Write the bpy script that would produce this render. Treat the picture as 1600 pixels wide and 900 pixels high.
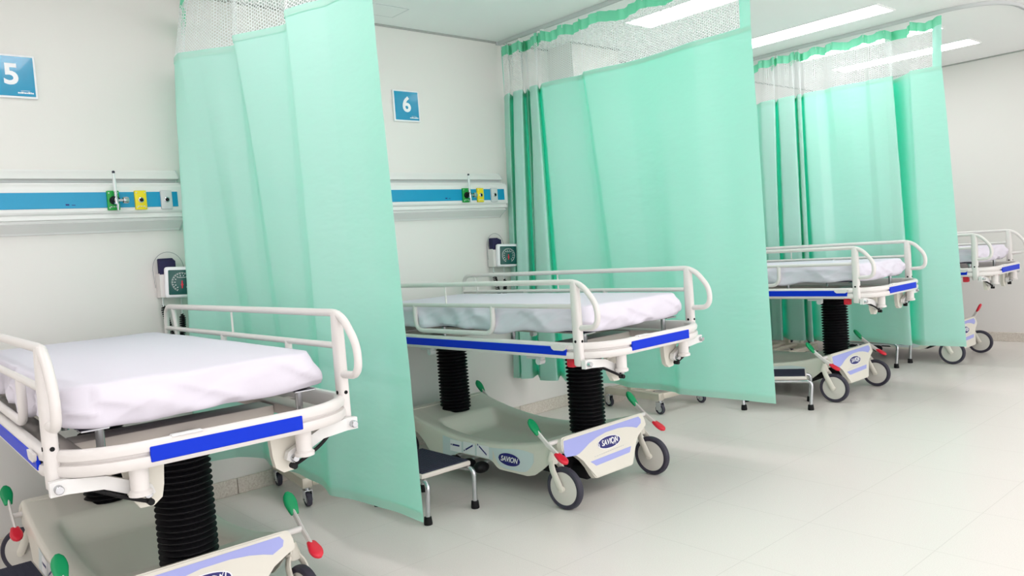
import bpy, bmesh, math, random
from mathutils import Vector, Matrix, noise
random.seed(7)
for o in list(bpy.data.objects): bpy.data.objects.remove(o)
SC = bpy.context.scene
COL = SC.collection
PI = math.pi

# ------------------------------------------------------------------ camera, world, lights, exposure
EXPOSURE = 0.12
PANEL_POWER = 7.2
WORLD_STRENGTH = 2.2
cam_d = bpy.data.cameras.new('camera'); cam = bpy.data.objects.new('camera', cam_d); COL.objects.link(cam)
cam_d.sensor_width = 36; cam_d.lens = 27.654; cam_d.clip_start = 0.05
def cam_matrix(yaw, pitch, roll, loc):
    y, p, r = map(math.radians, (yaw, pitch, roll))
    f = Vector((math.sin(y)*math.cos(p), math.cos(y)*math.cos(p), math.sin(p)))
    rt = Vector((math.cos(y), -math.sin(y), 0)); up = rt.cross(f)
    r2 = rt*math.cos(r) + up*math.sin(r); u2 = -rt*math.sin(r) + up*math.cos(r)
    m = Matrix((r2, u2, -f)).transposed().to_4x4(); m.translation = loc
    return m
cam.matrix_world = cam_matrix(41.296, -3.0104, -4.1657, Vector((0, -4.13, 1.2072)))
SC.camera = cam
w = bpy.data.worlds.new('world'); SC.world = w; w.use_nodes = True
w.node_tree.nodes['Background'].inputs[0].default_value = (1.0, 0.97, 0.985, 1)
w.node_tree.nodes['Background'].inputs[1].default_value = WORLD_STRENGTH
SC.view_settings.view_transform = 'Standard'; SC.view_settings.look = 'None'
SC.view_settings.exposure = EXPOSURE; SC.view_settings.gamma = 1.0
SC.view_settings.use_curve_mapping = False

# ------------------------------------------------------------------ materials
def lin(r, g, b):
    f = lambda c: (c/255/12.92) if c/255 <= 0.04045 else ((c/255+0.055)/1.055)**2.4
    return (f(r), f(g), f(b), 1)
def newmat(name):
    m = bpy.data.materials.new(name); m.use_nodes = True
    nt = m.node_tree; return m, nt, nt.nodes['Principled BSDF']
def pbr(name, col, rough=0.5, metal=0.0, spec=0.5, bump=0, bscale=60, var=0, vscale=8, coat=0):
    m, nt, b = newmat(name)
    b.inputs['Base Color'].default_value = col; b.inputs['Roughness'].default_value = rough
    b.inputs['Metallic'].default_value = metal; b.inputs['Specular IOR Level'].default_value = spec
    b.inputs['Coat Weight'].default_value = coat
    tc = nt.nodes.new('ShaderNodeTexCoord')
    if bump:
        n = nt.nodes.new('ShaderNodeTexNoise'); n.inputs['Scale'].default_value = bscale; n.inputs['Detail'].default_value = 3
        bp = nt.nodes.new('ShaderNodeBump'); bp.inputs['Strength'].default_value = bump; bp.inputs['Distance'].default_value = 0.01
        nt.links.new(tc.outputs['Object'], n.inputs['Vector']); nt.links.new(n.outputs[0], bp.inputs['Height']); nt.links.new(bp.outputs[0], b.inputs['Normal'])
    if var:
        n = nt.nodes.new('ShaderNodeTexNoise'); n.inputs['Scale'].default_value = vscale; n.inputs['Detail'].default_value = 4
        r = nt.nodes.new('ShaderNodeValToRGB')
        r.color_ramp.elements[0].color = tuple(c*(1-var) for c in col[:3])+(1,); r.color_ramp.elements[1].color = tuple(min(1, c*(1+var)) for c in col[:3])+(1,)
        nt.links.new(tc.outputs['Object'], n.inputs['Vector']); nt.links.new(n.outputs[0], r.inputs[0]); nt.links.new(r.outputs[0], b.inputs['Base Color'])
    return m
M = {}
M['wall'] = pbr('wall_paint', lin(231, 228, 224), 0.6, bump=0.02, bscale=90, var=0.012, vscale=1.2)
M['ceiling'] = pbr('ceiling_paint', lin(246, 247, 246), 0.7)
M['gap'] = pbr('shadow_gap_grey', lin(170, 172, 168), 0.7)
M['enamel'] = pbr('white_enamel', lin(226, 222, 219), 0.32, spec=0.5)
M['alu'] = pbr('white_anodised', lin(232, 232, 230), 0.38)
M['alu_grey'] = pbr('pale_grey_aluminium', lin(205, 209, 209), 0.4)
M['frame_beige'] = pbr('beige_grey_enamel', lin(214, 206, 198), 0.4)
M['plastic'] = pbr('ivory_plastic', lin(226, 223, 211), 0.35, bump=0.01, bscale=300)
M['black'] = pbr('black_rubber', lin(9, 9, 13), 0.6, spec=0.3)
M['tyre'] = pbr('dark_grey_tyre', lin(54, 52, 66), 0.6)
M['disc'] = pbr('pale_grey_wheel_disc', lin(212, 210, 202), 0.4)
M['green'] = pbr('green_plastic', lin(0, 150, 92), 0.4)
M['red'] = pbr('red_plastic', lin(224, 38, 60), 0.35)
M['blue'] = pbr('royal_blue_plastic', lin(0, 50, 204), 0.45, spec=0.2)
M['lilac'] = pbr('lilac_decal', lin(165, 172, 232), 0.45)
M['decal'] = pbr('pale_blue_decal', lin(212, 224, 226), 0.4)
M['navy'] = pbr('navy_print', lin(24, 22, 110), 0.45)
M['white'] = pbr('white_print', lin(245, 245, 248), 0.45)
M['sheet'] = pbr('white_sheet', lin(223, 219, 230), 0.8, spec=0.2, bump=0.05, bscale=25)
M['deck'] = pbr('dark_deck', lin(66, 62, 84), 0.6)
M['chrome'] = pbr('brushed_steel', lin(196, 198, 202), 0.25, metal=1.0)
M['steel'] = pbr('satin_steel_base', lin(205, 196, 182), 0.42, metal=0.35)
M['tread'] = pbr('dark_blue_tread_rubber', lin(34, 36, 58), 0.75, bump=0.2, bscale=400)
M['teal'] = pbr('teal_rail_strip', lin(0, 150, 194), 0.35)
M['sign_blue'] = pbr('sign_blue', lin(0, 148, 192), 0.18, coat=0.4)
M['yellow'] = pbr('yellow_plastic', lin(240, 218, 24), 0.4)
M['gas_green'] = pbr('green_outlet_plastic', lin(18, 160, 62), 0.4)
M['dial'] = pbr('dark_green_dial', lin(14, 84, 78), 0.3)
M['cuff'] = pbr('dark_navy_cuff', lin(34, 30, 72), 0.8)
M['clear'] = pbr('frosted_tube', lin(222, 228, 228), 0.2, spec=0.6)
M['wire'] = pbr('thin_grey_wire', lin(140, 142, 145), 0.4, metal=0.6)
M['hook'] = pbr('white_nylon', lin(238, 240, 238), 0.4)

def granite():
    m, nt, b = newmat('terrazzo_skirting')
    tc = nt.nodes.new('ShaderNodeTexCoord'); v = nt.nodes.new('ShaderNodeTexVoronoi'); v.inputs['Scale'].default_value = 140
    r = nt.nodes.new('ShaderNodeValToRGB'); r.color_ramp.elements[0].color = lin(200, 190, 178); r.color_ramp.elements[1].color = lin(226, 220, 210)
    nt.links.new(tc.outputs['Object'], v.inputs['Vector']); nt.links.new(v.outputs['Color'], r.inputs[0])
    nt.links.new(r.outputs[0], b.inputs['Base Color']); b.inputs['Roughness'].default_value = 0.35
    return m
M['granite'] = granite()
def floor_mat():
    m, nt, b = newmat('polished_floor')
    tc = nt.nodes.new('ShaderNodeTexCoord'); sep = nt.nodes.new('ShaderNodeSeparateXYZ'); nt.links.new(tc.outputs['Object'], sep.inputs[0])
    def line(out, off, pitch, wdt):
        a = nt.nodes.new('ShaderNodeMath'); a.operation = 'ADD'; a.inputs[1].default_value = off + 100*pitch
        nt.links.new(out, a.inputs[0])
        d = nt.nodes.new('ShaderNodeMath'); d.operation = 'DIVIDE'; d.inputs[1].default_value = pitch; nt.links.new(a.outputs[0], d.inputs[0])
        fr = nt.nodes.new('ShaderNodeMath'); fr.operation = 'FRACT'; nt.links.new(d.outputs[0], fr.inputs[0])
        l = nt.nodes.new('ShaderNodeMath'); l.operation = 'LESS_THAN'; l.inputs[1].default_value = wdt/pitch; nt.links.new(fr.outputs[0], l.inputs[0])
        return l
    lx = line(sep.outputs[0], -1.452, 0.4925, 0.0032); ly = line(sep.outputs[1], 3.0, 0.48, 0.0032)
    mx = nt.nodes.new('ShaderNodeMath'); mx.operation = 'MAXIMUM'; nt.links.new(lx.outputs[0], mx.inputs[0]); nt.links.new(ly.outputs[0], mx.inputs[1])
    n = nt.nodes.new('ShaderNodeTexNoise'); n.inputs['Scale'].default_value = 260; n.inputs['Detail'].default_value = 4
    nt.links.new(tc.outputs['Object'], n.inputs['Vector'])
    r = nt.nodes.new('ShaderNodeValToRGB'); r.color_ramp.elements[0].position = 0.3; r.color_ramp.elements[1].position = 0.7
    r.color_ramp.elements[0].color = lin(226, 221, 215); r.color_ramp.elements[1].color = lin(236, 232, 227)
    nt.links.new(n.outputs[0], r.inputs[0])
    mix = nt.nodes.new('ShaderNodeMix'); mix.data_type = 'RGBA'
    s = nt.nodes.new('ShaderNodeMath'); s.operation = 'MULTIPLY'; s.inputs[1].default_value = 0.22; nt.links.new(mx.outputs[0], s.inputs[0])
    nt.links.new(s.outputs[0], mix.inputs[0]); nt.links.new(r.outputs[0], mix.inputs[6]); mix.inputs[7].default_value = lin(165, 160, 152)
    nt.links.new(mix.outputs[2], b.inputs['Base Color'])
    b.inputs['Roughness'].default_value = 0.27; b.inputs['Specular IOR Level'].default_value = 0.4
    return m
M['floor'] = floor_mat()
def cloth(name, col, trans=0.4, rough=0.42, spec=0.5, tcol=None):
    m, nt, b = newmat(name)
    b.inputs['Base Color'].default_value = col; b.inputs['Roughness'].default_value = rough; b.inputs['Specular IOR Level'].default_value = spec
    t = nt.nodes.new('ShaderNodeBsdfTranslucent'); t.inputs[0].default_value = tcol or col
    mx = nt.nodes.new('ShaderNodeMixShader'); mx.inputs[0].default_value = trans
    tc = nt.nodes.new('ShaderNodeTexCoord'); mp = nt.nodes.new('ShaderNodeMapping'); mp.inputs['Scale'].default_value = (3, 3, 7)
    n = nt.nodes.new('ShaderNodeTexNoise'); n.inputs['Scale'].default_value = 1.4; n.inputs['Detail'].default_value = 3
    bp = nt.nodes.new('ShaderNodeBump'); bp.inputs['Strength'].default_value = 0.12; bp.inputs['Distance'].default_value = 0.05
    nt.links.new(tc.outputs['Object'], mp.inputs[0]); nt.links.new(mp.outputs[0], n.inputs['Vector']); nt.links.new(n.outputs[0], bp.inputs['Height'])
    nt.links.new(bp.outputs[0], b.inputs['Normal'])
    out = nt.nodes['Material Output']
    nt.links.new(b.outputs[0], mx.inputs[1]); nt.links.new(t.outputs[0], mx.inputs[2]); nt.links.new(mx.outputs[0], out.inputs[0])
    return m
M['curtain'] = cloth('mint_curtain_vinyl', lin(215, 247, 244), 0.36, 0.30, 0.7, lin(26, 226, 176))
M['header'] = cloth('mint_header_tape', lin(150, 236, 204), 0.3, 0.5, 0.5, lin(60, 215, 150))
def net():
    m, nt, b = newmat('white_curtain_net')
    b.inputs['Base Color'].default_value = lin(240, 243, 243); b.inputs['Roughness'].default_value = 0.6
    tr = nt.nodes.new('ShaderNodeBsdfTranslucent'); tr.inputs[0].default_value = lin(240, 243, 243)
    m1 = nt.nodes.new('ShaderNodeMixShader'); m1.inputs[0].default_value = 0.4
    tp = nt.nodes.new('ShaderNodeBsdfTransparent'); m2 = nt.nodes.new('ShaderNodeMixShader')
    uv = nt.nodes.new('ShaderNodeUVMap'); sep = nt.nodes.new('ShaderNodeSeparateXYZ'); nt.links.new(uv.outputs[0], sep.inputs[0])
    k = 2*PI/0.0125
    acc = None
    for ang in (0, PI/3, 2*PI/3):
        a = nt.nodes.new('ShaderNodeMath'); a.operation = 'MULTIPLY'; a.inputs[1].default_value = k*math.cos(ang); nt.links.new(sep.outputs[0], a.inputs[0])
        c = nt.nodes.new('ShaderNodeMath'); c.operation = 'MULTIPLY_ADD'; c.inputs[1].default_value = k*math.sin(ang); nt.links.new(sep.outputs[1], c.inputs[0]); nt.links.new(a.outputs[0], c.inputs[2])
        d = nt.nodes.new('ShaderNodeMath'); d.operation = 'COSINE'; nt.links.new(c.outputs[0], d.inputs[0])
        if acc is None: acc = d
        else:
            e = nt.nodes.new('ShaderNodeMath'); e.operation = 'ADD'; nt.links.new(acc.outputs[0], e.inputs[0]); nt.links.new(d.outputs[0], e.inputs[1]); acc = e
    g = nt.nodes.new('ShaderNodeMath'); g.operation = 'LESS_THAN'; g.inputs[1].default_value = -0.45; nt.links.new(acc.outputs[0], g.inputs[0])
    nt.links.new(b.outputs[0], m1.inputs[1]); nt.links.new(tr.outputs[0], m1.inputs[2])
    nt.links.new(g.outputs[0], m2.inputs[0]); nt.links.new(tp.outputs[0], m2.inputs[1]); nt.links.new(m1.outputs[0], m2.inputs[2])
    nt.links.new(m2.outputs[0], nt.nodes['Material Output'].inputs[0])
    return m
M['net'] = net()
def emit(name, col, s):
    m, nt, b = newmat(name)
    b.inputs['Base Color'].default_value = (0.9, 0.9, 0.9, 1); b.inputs['Emission Color'].default_value = col; b.inputs['Emission Strength'].default_value = s
    return m
M['lamp'] = emit('lit_diffuser', (1.0, 0.97, 0.985, 1), PANEL_POWER)

# ------------------------------------------------------------------ mesh helpers
def add_box(bm, x0, x1, y0, y1, z0, z1, bev=0, seg=2, mat=None):
    v = [bm.verts.new(p) for p in ((x0,y0,z0),(x1,y0,z0),(x1,y1,z0),(x0,y1,z0),(x0,y0,z1),(x1,y0,z1),(x1,y1,z1),(x0,y1,z1))]
    fs = [bm.faces.new([v[i] for i in q]) for q in ((0,3,2,1),(4,5,6,7),(0,1,5,4),(1,2,6,5),(2,3,7,6),(3,0,4,7))]
    nv = v
    if bev:
        es = list({e for f in fs for e in f.edges})
        r = bmesh.ops.bevel(bm, geom=es, offset=bev, segments=seg, affect='EDGES', profile=0.5)
        nv = list({vv for f in r['faces'] for vv in f.verts} | {vv for vv in v if vv.is_valid})
    if mat is not None: bmesh.ops.transform(bm, matrix=mat, verts=[q for q in nv if q.is_valid])
    return nv
def rounded(pts, rad, n=6, closed=False):
    pts = [Vector(p) for p in pts]; out = []; N = len(pts)
    for i, p in enumerate(pts):
        if not closed and i in (0, N-1): out.append(p); continue
        a = pts[i-1]; b = pts[(i+1) % N]; r = rad[i] if isinstance(rad, (list, tuple)) else rad
        r = min(r, (a-p).length*0.49, (b-p).length*0.49)
        s = p+(a-p).normalized()*r; e = p+(b-p).normalized()*r
        for k in range(n+1):
            t = k/n; out.append(s*(1-t)**2 + p*2*t*(1-t) + e*t*t)
    return out
def add_tube(bm, pts, r, seg=10, closed=False, cap=True, flat=None):
    pts = [Vector(p) for p in pts]; N = len(pts); rings = []
    prev = None
    for i in range(N):
        if closed: t = pts[(i+1) % N]-pts[i-1]
        else: t = pts[min(i+1, N-1)]-pts[max(i-1, 0)]
        t.normalize()
        if prev is None:
            u = t.orthogonal().normalized() if flat is None else (Vector(flat)-t*Vector(flat).dot(t)).normalized()
        else:
            u = prev-t*prev.dot(t)
            u = u.normalized() if u.length > 1e-6 else t.orthogonal().normalized()
        prev = u; v = t.cross(u)
        ru, rv = (r if isinstance(r, (tuple, list)) else (r, r))
        rings.append([bm.verts.new(pts[i]+u*ru*math.cos(2*PI*k/seg)+v*rv*math.sin(2*PI*k/seg)) for k in range(seg)])
    for i in range(N if closed else N-1):
        A = rings[i]; B = rings[(i+1) % N]
        for k in range(seg): bm.faces.new((A[k], A[(k+1) % seg], B[(k+1) % seg], B[k]))
    if cap and not closed:
        bm.faces.new(rings[0][::-1]); bm.faces.new(rings[-1])
    return [v for q in rings for v in q]
def add_lathe(bm, prof, seg=24, mat=None):
    rings = []
    for r, z in prof:
        if r < 1e-6: rings.append([bm.verts.new((0, 0, z))])
        else: rings.append([bm.verts.new((r*math.cos(2*PI*k/seg), r*math.sin(2*PI*k/seg), z)) for k in range(seg)])
    for A, B in zip(rings, rings[1:]):
        for k in range(seg):
            k2 = (k+1) % seg
            if len(A) == 1 and len(B) == 1: continue
            if len(A) == 1: bm.faces.new((A[0], B[k2], B[k]))
            elif len(B) == 1: bm.faces.new((A[k], A[k2], B[0]))
            else: bm.faces.new((A[k], A[k2], B[k2], B[k]))
    vs = [v for q in rings for v in q]
    if mat is not None: bmesh.ops.transform(bm, matrix=mat, verts=vs)
    return vs
def add_prism(bm, poly, d0, d1, mat=None):
    """poly in (u,v) -> (u, d, v); extruded along local Y from d0 to d1"""
    a = [bm.verts.new((u, d0, v)) for u, v in poly]; b = [bm.verts.new((u, d1, v)) for u, v in poly]
    n = len(poly)
    bm.faces.new(a); bm.faces.new(b[::-1])
    for i in range(n): bm.faces.new((a[i], b[i], b[(i+1) % n], a[(i+1) % n]))
    if mat is not None: bmesh.ops.transform(bm, matrix=mat, verts=a+b)
    return a+b
def axis_x(loc): return Matrix.Translation(loc) @ Matrix.Rotation(PI/2, 4, 'Y')
def axis_y(loc): return Matrix.Translation(loc) @ Matrix.Rotation(-PI/2, 4, 'X')
OFF = Vector((0, 0, 0))
def obj(name, bm, mat, parent=None, ang=35, recalc=True, tri=False):
    if recalc: bmesh.ops.recalc_face_normals(bm, faces=bm.faces[:])
    if OFF.length: bmesh.ops.translate(bm, verts=bm.verts[:], vec=-OFF)
    me = bpy.data.meshes.new(name); bm.to_mesh(me); bm.free()
    for p in me.polygons: p.use_smooth = True
    me.set_sharp_from_angle(angle=math.radians(ang))
    me.materials.append(M[mat])
    o = bpy.data.objects.new(name, me); COL.objects.link(o)
    if parent: o.parent = parent
    return o
def thing(name, label, cat, loc=(0, 0, 0), rz=0, group=None):
    o = bpy.data.objects.new(name, None); COL.objects.link(o); o.location = loc; o.rotation_euler = (0, 0, rz)
    o.empty_display_size = 0.1
    o['label'] = label; o['category'] = cat
    if group: o['group'] = group
    return o
def tag(o, label, cat, group=None):
    o['label'] = label; o['category'] = cat
    if group: o['group'] = group
    return o
def struct(name, bm, mat, **k):
    o = obj(name, bm, mat, **k); o['kind'] = 'structure'; return o
def copy_tree(o, parent=None):
    c = o.copy(); COL.objects.link(c)
    if parent: c.parent = parent
    for ch in list(o.children): copy_tree(ch, c)
    return c
def text_bm(s, size, depth=0.001, shear=0, bold=0.0, squash=1.0, align='CENTER'):
    cu = bpy.data.curves.new('t', 'FONT'); cu.body = s; cu.size = size; cu.extrude = depth; cu.shear = shear; cu.offset = bold
    cu.align_x = align; cu.align_y = 'CENTER'; cu.resolution_u = 4
    o = bpy.data.objects.new('t', cu); COL.objects.link(o)
    dg = bpy.context.evaluated_depsgraph_get(); me = bpy.data.meshes.new_from_object(o.evaluated_get(dg))
    bm = bmesh.new(); bm.from_mesh(me)
    bpy.data.objects.remove(o); bpy.data.curves.remove(cu); bpy.data.meshes.remove(me)
    bmesh.ops.scale(bm, vec=(squash, 1, 1), verts=bm.verts[:])
    return bm
def merge(dst, src, mat):
    me = bpy.data.meshes.new('tmp'); bmesh.ops.transform(src, matrix=mat, verts=src.verts[:]); src.to_mesh(me); src.free()
    dst.from_mesh(me); bpy.data.meshes.remove(me)
FACE_MY = Matrix.Rotation(PI/2, 4, 'X')        # XY text -> faces -Y, up +Z

# ------------------------------------------------------------------ room shell
ZC = 2.62; XF = 8.19; XL = -3.0; YF = -7.6
b = bmesh.new(); add_box(b, XL-.15, XF+.15, YF-.15, .15, -.1, 0); struct('floor', b, 'floor')
b = bmesh.new(); add_box(b, XL-.15, XF+.15, YF-.15, .15, ZC, ZC+.1); struct('ceiling', b, 'ceiling')
b = bmesh.new(); add_box(b, XL-.15, XF+.15, 0, .15, 0, ZC); struct('wall_back', b, 'wall')
b = bmesh.new(); add_box(b, XF, XF+.15, YF, 0, 0, ZC); struct('wall_right', b, 'wall')
b = bmesh.new(); add_box(b, XL-.15, XL, YF, 0, 0, ZC); struct('wall_left', b, 'wall')
b = bmesh.new(); add_box(b, 4.135, 4.64, -.25, 0, 0, ZC); struct('trim_1', b, 'wall')          # pier behind the second curtain
def skirting(name, x0, x1, y0, y1, segs, along):
    b = bmesh.new(); n = segs
    for i in range(n):
        a = i/n; c = (i+1)/n; g = 0.0012
        if along == 'x': add_box(b, x0+(x1-x0)*a+g, x0+(x1-x0)*c-g, y0, y1, 0, .085, .003, 1)
        else: add_box(b, x0, x1, y0+(y1-y0)*a+g, y0+(y1-y0)*c-g, 0, .085, .003, 1)
    struct(name, b, 'granite')
skirting('baseboard_back', XL, 4.12, -.014, 0, 14, 'x')
skirting('baseboard_pier', 4.121, 4.654, -.264, -.25, 1, 'x')
skirting('baseboard_back_far', 4.655, XF, -.014, 0, 7, 'x')
skirting('baseboard_right', XF-.014, XF, YF, -.015, 15, 'y')
for nm, bx in (('shadow_trim_2', (XL, 4.135, -.008, 0)), ('shadow_trim_3', (4.64, XF, -.008, 0)), ('shadow_trim_4', (XF-.008, XF, YF, -.008)), ('shadow_trim_5', (4.127, 4.648, -.258, -.25))):
    b = bmesh.new(); add_box(b, *bx, ZC-.012, ZC); struct(nm, b, 'gap')  # grey strip paints the shadow line where wall meets ceiling
t = thing('ceiling_access_panel', 'square flush access panel in the ceiling close to the wall above sign 6', 'ceiling panel', (2.545, -.245, ZC))
b = bmesh.new(); add_box(b, -.15, .15, -.085, .085, -.004, 0, .002, 1); obj('panel', b, 'ceiling', t)
b = bmesh.new()
for q in ((-.156, .156, .085, .091), (-.156, .156, -.091, -.085), (-.156, -.15, -.085, .085), (.15, .156, -.085, .085)): add_box(b, *q, -.003, 0)
obj('frame', b, 'alu_grey', t)

# ceiling lights ---------------------------------------------------------
def light(x, y0, y1, label, wd=.265):
    yc = (y0+y1)/2; h = abs(y1-y0)/2
    t = thing('ceiling_light', label, 'light', (x, yc, ZC), 0, 'recessed ceiling lights')
    b = bmesh.new(); g = .012
    add_box(b, -wd/2-g, -wd/2, -h-g, h+g, -.006, 0); add_box(b, wd/2, wd/2+g, -h-g, h+g, -.006, 0)
    add_box(b, -wd/2, wd/2, -h-g, -h, -.006, 0); add_box(b, -wd/2, wd/2, h, h+g, -.006, 0)
    obj('frame', b, 'ceiling', t)
    b = bmesh.new(); add_box(b, -wd/2, wd/2, -h, h, -.004, -.001); obj('diffuser', b, 'lamp', t)
    return t
light(4.245, -1.95, -.765, 'long white ceiling light leftmost in view, just beyond the second curtain track')
light(5.49, -1.85, -.70, 'long white ceiling light between the second and third curtains, seen clear of any net')
light(6.40, -1.838, -.70, 'long white ceiling light showing through the far curtain net beside its green header')
light(7.285, -1.807, -.66, 'long white ceiling light furthest right, nearest the far wall')
for k, (x, y0, y1) in enumerate([(2.6, -2.1, -.95), (1.0, -2.0, -.85), (-.6, -2.0, -.85), (-2.0, -2.0, -.85)]):  # unseen fixtures added as light sources for the bays
    light(x, y0, y1, ['added ceiling light over bay 6 above the top of the picture', 'added ceiling light over bay 5 above the picture', 'added ceiling light left of bay 5 outside the picture', 'added ceiling light at the far left end of the room outside the picture'][k])
for j, y in enumerate((-3.6, -5.6)):  # two more unseen rows, added to light the room from the aisle
    for k, x in enumerate((-1.8, .2, 2.2, 4.2, 6.2)):
        light(x, y-.58, y+.58, 'added aisle ceiling light outside the picture, %s row, %s from the left wall' % (('near', 'far')[j], ('first', 'second', 'third', 'fourth', 'fifth')[k]))

# ------------------------------------------------------------------ curtain tracks and curtains
def track(xt, label):
    pts = [(xt, -.01, ZC-.012), (xt, -2.39, ZC-.012), (xt+1.9, -2.39, ZC-.012)]
    p = rounded(pts, [0, .42, 0], 14)
    t = thing('curtain_track', label, 'curtain track', (xt, -.01, ZC-.02), 0, 'ceiling curtain tracks')
    global OFF; OFF = Vector((xt, -.01, ZC-.02))
    b = bmesh.new()
    rings = []
    for i, q in enumerate(p):
        tt = (p[min(i+1, len(p)-1)]-p[max(i-1, 0)]).normalized(); n = Vector((tt.y, -tt.x, 0))
        rings.append([b.verts.new(q+n*s+Vector((0, 0, z))) for s, z in ((-.011, .011), (-.011, -.012), (-.004, -.012), (-.004, -.004), (.004, -.004), (.004, -.012), (.011, -.012), (.011, .011))])
    for A, B in zip(rings, rings[1:]):
        for k in range(8): b.faces.new((A[k], A[(k+1) % 8], B[(k+1) % 8], B[k]))
    b.faces.new(rings[0]); b.faces.new(rings[-1][::-1])
    obj('rail', b, 'alu_grey', t)
    b = bmesh.new(); add_box(b, xt-.02, xt+.02, -.012, 0, ZC-.024, ZC, .003); obj('wall_bracket', b, 'alu_grey', t)
    OFF = Vector((0, 0, 0))
def smooth01(t):
    t = min(max(t, 0), 1); return t*t*(3-2*t)
def catmull(P, n):
    out = []; N = len(P)
    for i in range(N-1):
        p0 = Vector(P[max(i-1, 0)]); p1 = Vector(P[i]); p2 = Vector(P[i+1]); p3 = Vector(P[min(i+2, N-1)])
        for k in range(n):
            t = k/n
            # tension-limited cubic keeps narrow folds from overshooting
            m1 = (p2-p0)*0.22; m2 = (p3-p1)*0.22
            out.append(p1*(2*t**3-3*t*t+1)+m1*(t**3-2*t*t+t)+p2*(-2*t**3+3*t*t)+m2*(t**3-t*t))
    out.append(Vector(P[-1])); return out
def curtain(xt, top, bot, zs, zh, label, nsub=7, seed=0, hookstep=2, drop=0):
    t = thing('privacy_curtain', label, 'curtain', (xt, -.9, 0), 0, 'mint privacy curtains')
    global OFF; OFF = Vector((xt, -.9, 0))
    T = catmull(top, nsub); B = catmull(bot, nsub); N = len(T)
    arc = [0.0]
    for i in range(1, N): arc.append(arc[-1]+max((T[i]-T[i-1]).length, (B[i]-B[i-1]).length))
    def P(i, z):
        u = (zs-z)/(zs-zh); u = min(max(u, 0), 1); k = u**.85
        p = T[i].lerp(B[i], k)
        nz = noise.noise(Vector((arc[i]*4.5, z*.55, seed)))*.013+noise.noise(Vector((arc[i]*2, z*9, seed+5)))*.0022
        a = T[min(i+1, N-1)]-T[max(i-1, 0)]; n = Vector((a.y, -a.x)).normalized() if a.length > 1e-6 else Vector((1, 0))
        wgt = min(1, u*6)*.9+.1
        p = p+n*nz*wgt
        return Vector((p.x, min(p.y, -.012), z))
    def sheet(name, cols, zfun, rows, mat, uv=False):
        b = bmesh.new(); L = b.loops.layers.uv.new('UVMap'); g = []; uvs = {}
        for i in cols:
            r = []
            for j in range(rows+1):
                v = b.verts.new(zfun(i, j/rows)); r.append(v); uvs[v] = (arc[i], v.co.z)
            g.append(r)
        for A, Bc in zip(g, g[1:]):
            for j in range(rows):
                f = b.faces.new((A[j], Bc[j], Bc[j+1], A[j+1]))
                for l in f.loops: l[L].uv = uvs[l.vert]
        return obj(name, b, mat, t, ang=80, recalc=False)
    hookpts = sorted(set(list(range(0, N, nsub*hookstep))+[N-1]))
    def droop(i):
        for a, c in zip(hookpts, hookpts[1:]):
            if a <= i <= c:
                f = (i-a)/(c-a); L = min(1, (arc[c]-arc[a])/.25); return math.sin(PI*f)**2*.028*L
        return 0
    def head(i, z):
        k = (z-zs)/(2.57-zs); q = T[i]
        return Vector((xt+(q.x-xt)*(1-.45*k)+.013*k*math.sin(arc[i]*88), min(q.y, -.012), z))
    zt = lambda i: 2.578-droop(i)-drop*smooth01(1-arc[i]/.75); HB = .062
    cols = list(range(N))
    # last ~5 cm and first ~3 cm: fabric edge band all the way up
    e1 = max(i for i in cols if arc[-1]-arc[i] > .055); e0 = 2
    sheet('fabric_panel', cols, lambda i, v: P(i, zh+(zs-zh)*v+.004*math.sin(arc[i]*5)*(1-v)), 30, 'curtain')
    hb = lambda i: zt(i)-HB
    netf = lambda i, v: (lambda z: head(i, z) if v > 0 else P(i, zs))(zs+(hb(i)-zs)*v)
    sheet('net_panel', cols[e0:e1+1], netf, 6, 'net')
    sheet('edge_band', cols[e1:], netf, 6, 'curtain')
    sheet('edge_band', cols[:e0+1], netf, 6, 'curtain')
    sheet('header_band', cols, lambda i, v: head(i, hb(i)+HB*v), 2, 'header')
    # stitched seam under the net and hem fold
    for nm, z0, z1 in (('seam_band', zs-.004, zs-.028), ('hem_band', zh+.035, zh)):
        b = bmesh.new()
        for s in (1,):
            g = []
            for i in cols:
                a = T[min(i+1, N-1)]-T[max(i-1, 0)]; n = Vector((a.y, -a.x, 0)); n = n.normalized()*.0022*s
                w_ = .004*math.sin(arc[i]*5)
                g.append((b.verts.new(P(i, z0)+n+Vector((0, 0, w_ if z0 < 1 else 0))), b.verts.new(P(i, z1)+n+Vector((0, 0, w_ if z0 < 1 else 0)))))
            for A, C in zip(g, g[1:]): b.faces.new((A[0], C[0], C[1], A[1]))
        obj(nm, b, 'curtain', t, ang=80, recalc=False)
    for i in hookpts:
        b = bmesh.new(); p = head(i, zt(i)); y = min(p.y, -.03)
        add_tube(b, rounded([(p.x, y, zt(i)-.02), (p.x+.004, y, zt(i)+.008), (xt, y, ZC-.0285)], .004, 3), .0028, 6)
        obj('hook', b, 'hook', t)
    OFF = Vector((0, 0, 0))
    return t
C1T = [(1.50,-.03),(1.46,-.11),(1.43,-.20),(1.34,-.34),(1.328,-.43),(1.38,-.50),(1.43,-.57),(1.50,-.66),(1.485,-.72),(1.43,-.80),(1.48,-.90),(1.55,-1.04),(1.54,-1.12),(1.47,-1.22),(1.50,-1.33),(1.54,-1.42),(1.55,-1.58),(1.53,-1.76)]
C1B = [(1.42,-.03),(1.35,-.07),(1.33,-.11),(1.335,-.15),(1.52,-.20),(1.60,-.34),(1.565,-.48),(1.56,-.60),(1.575,-.70),(1.58,-.79),(1.56,-.92),(1.54,-1.04),(1.52,-1.13),(1.50,-1.21),(1.53,-1.33),(1.55,-1.45),(1.56,-1.60),(1.56,-1.775)]
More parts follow.
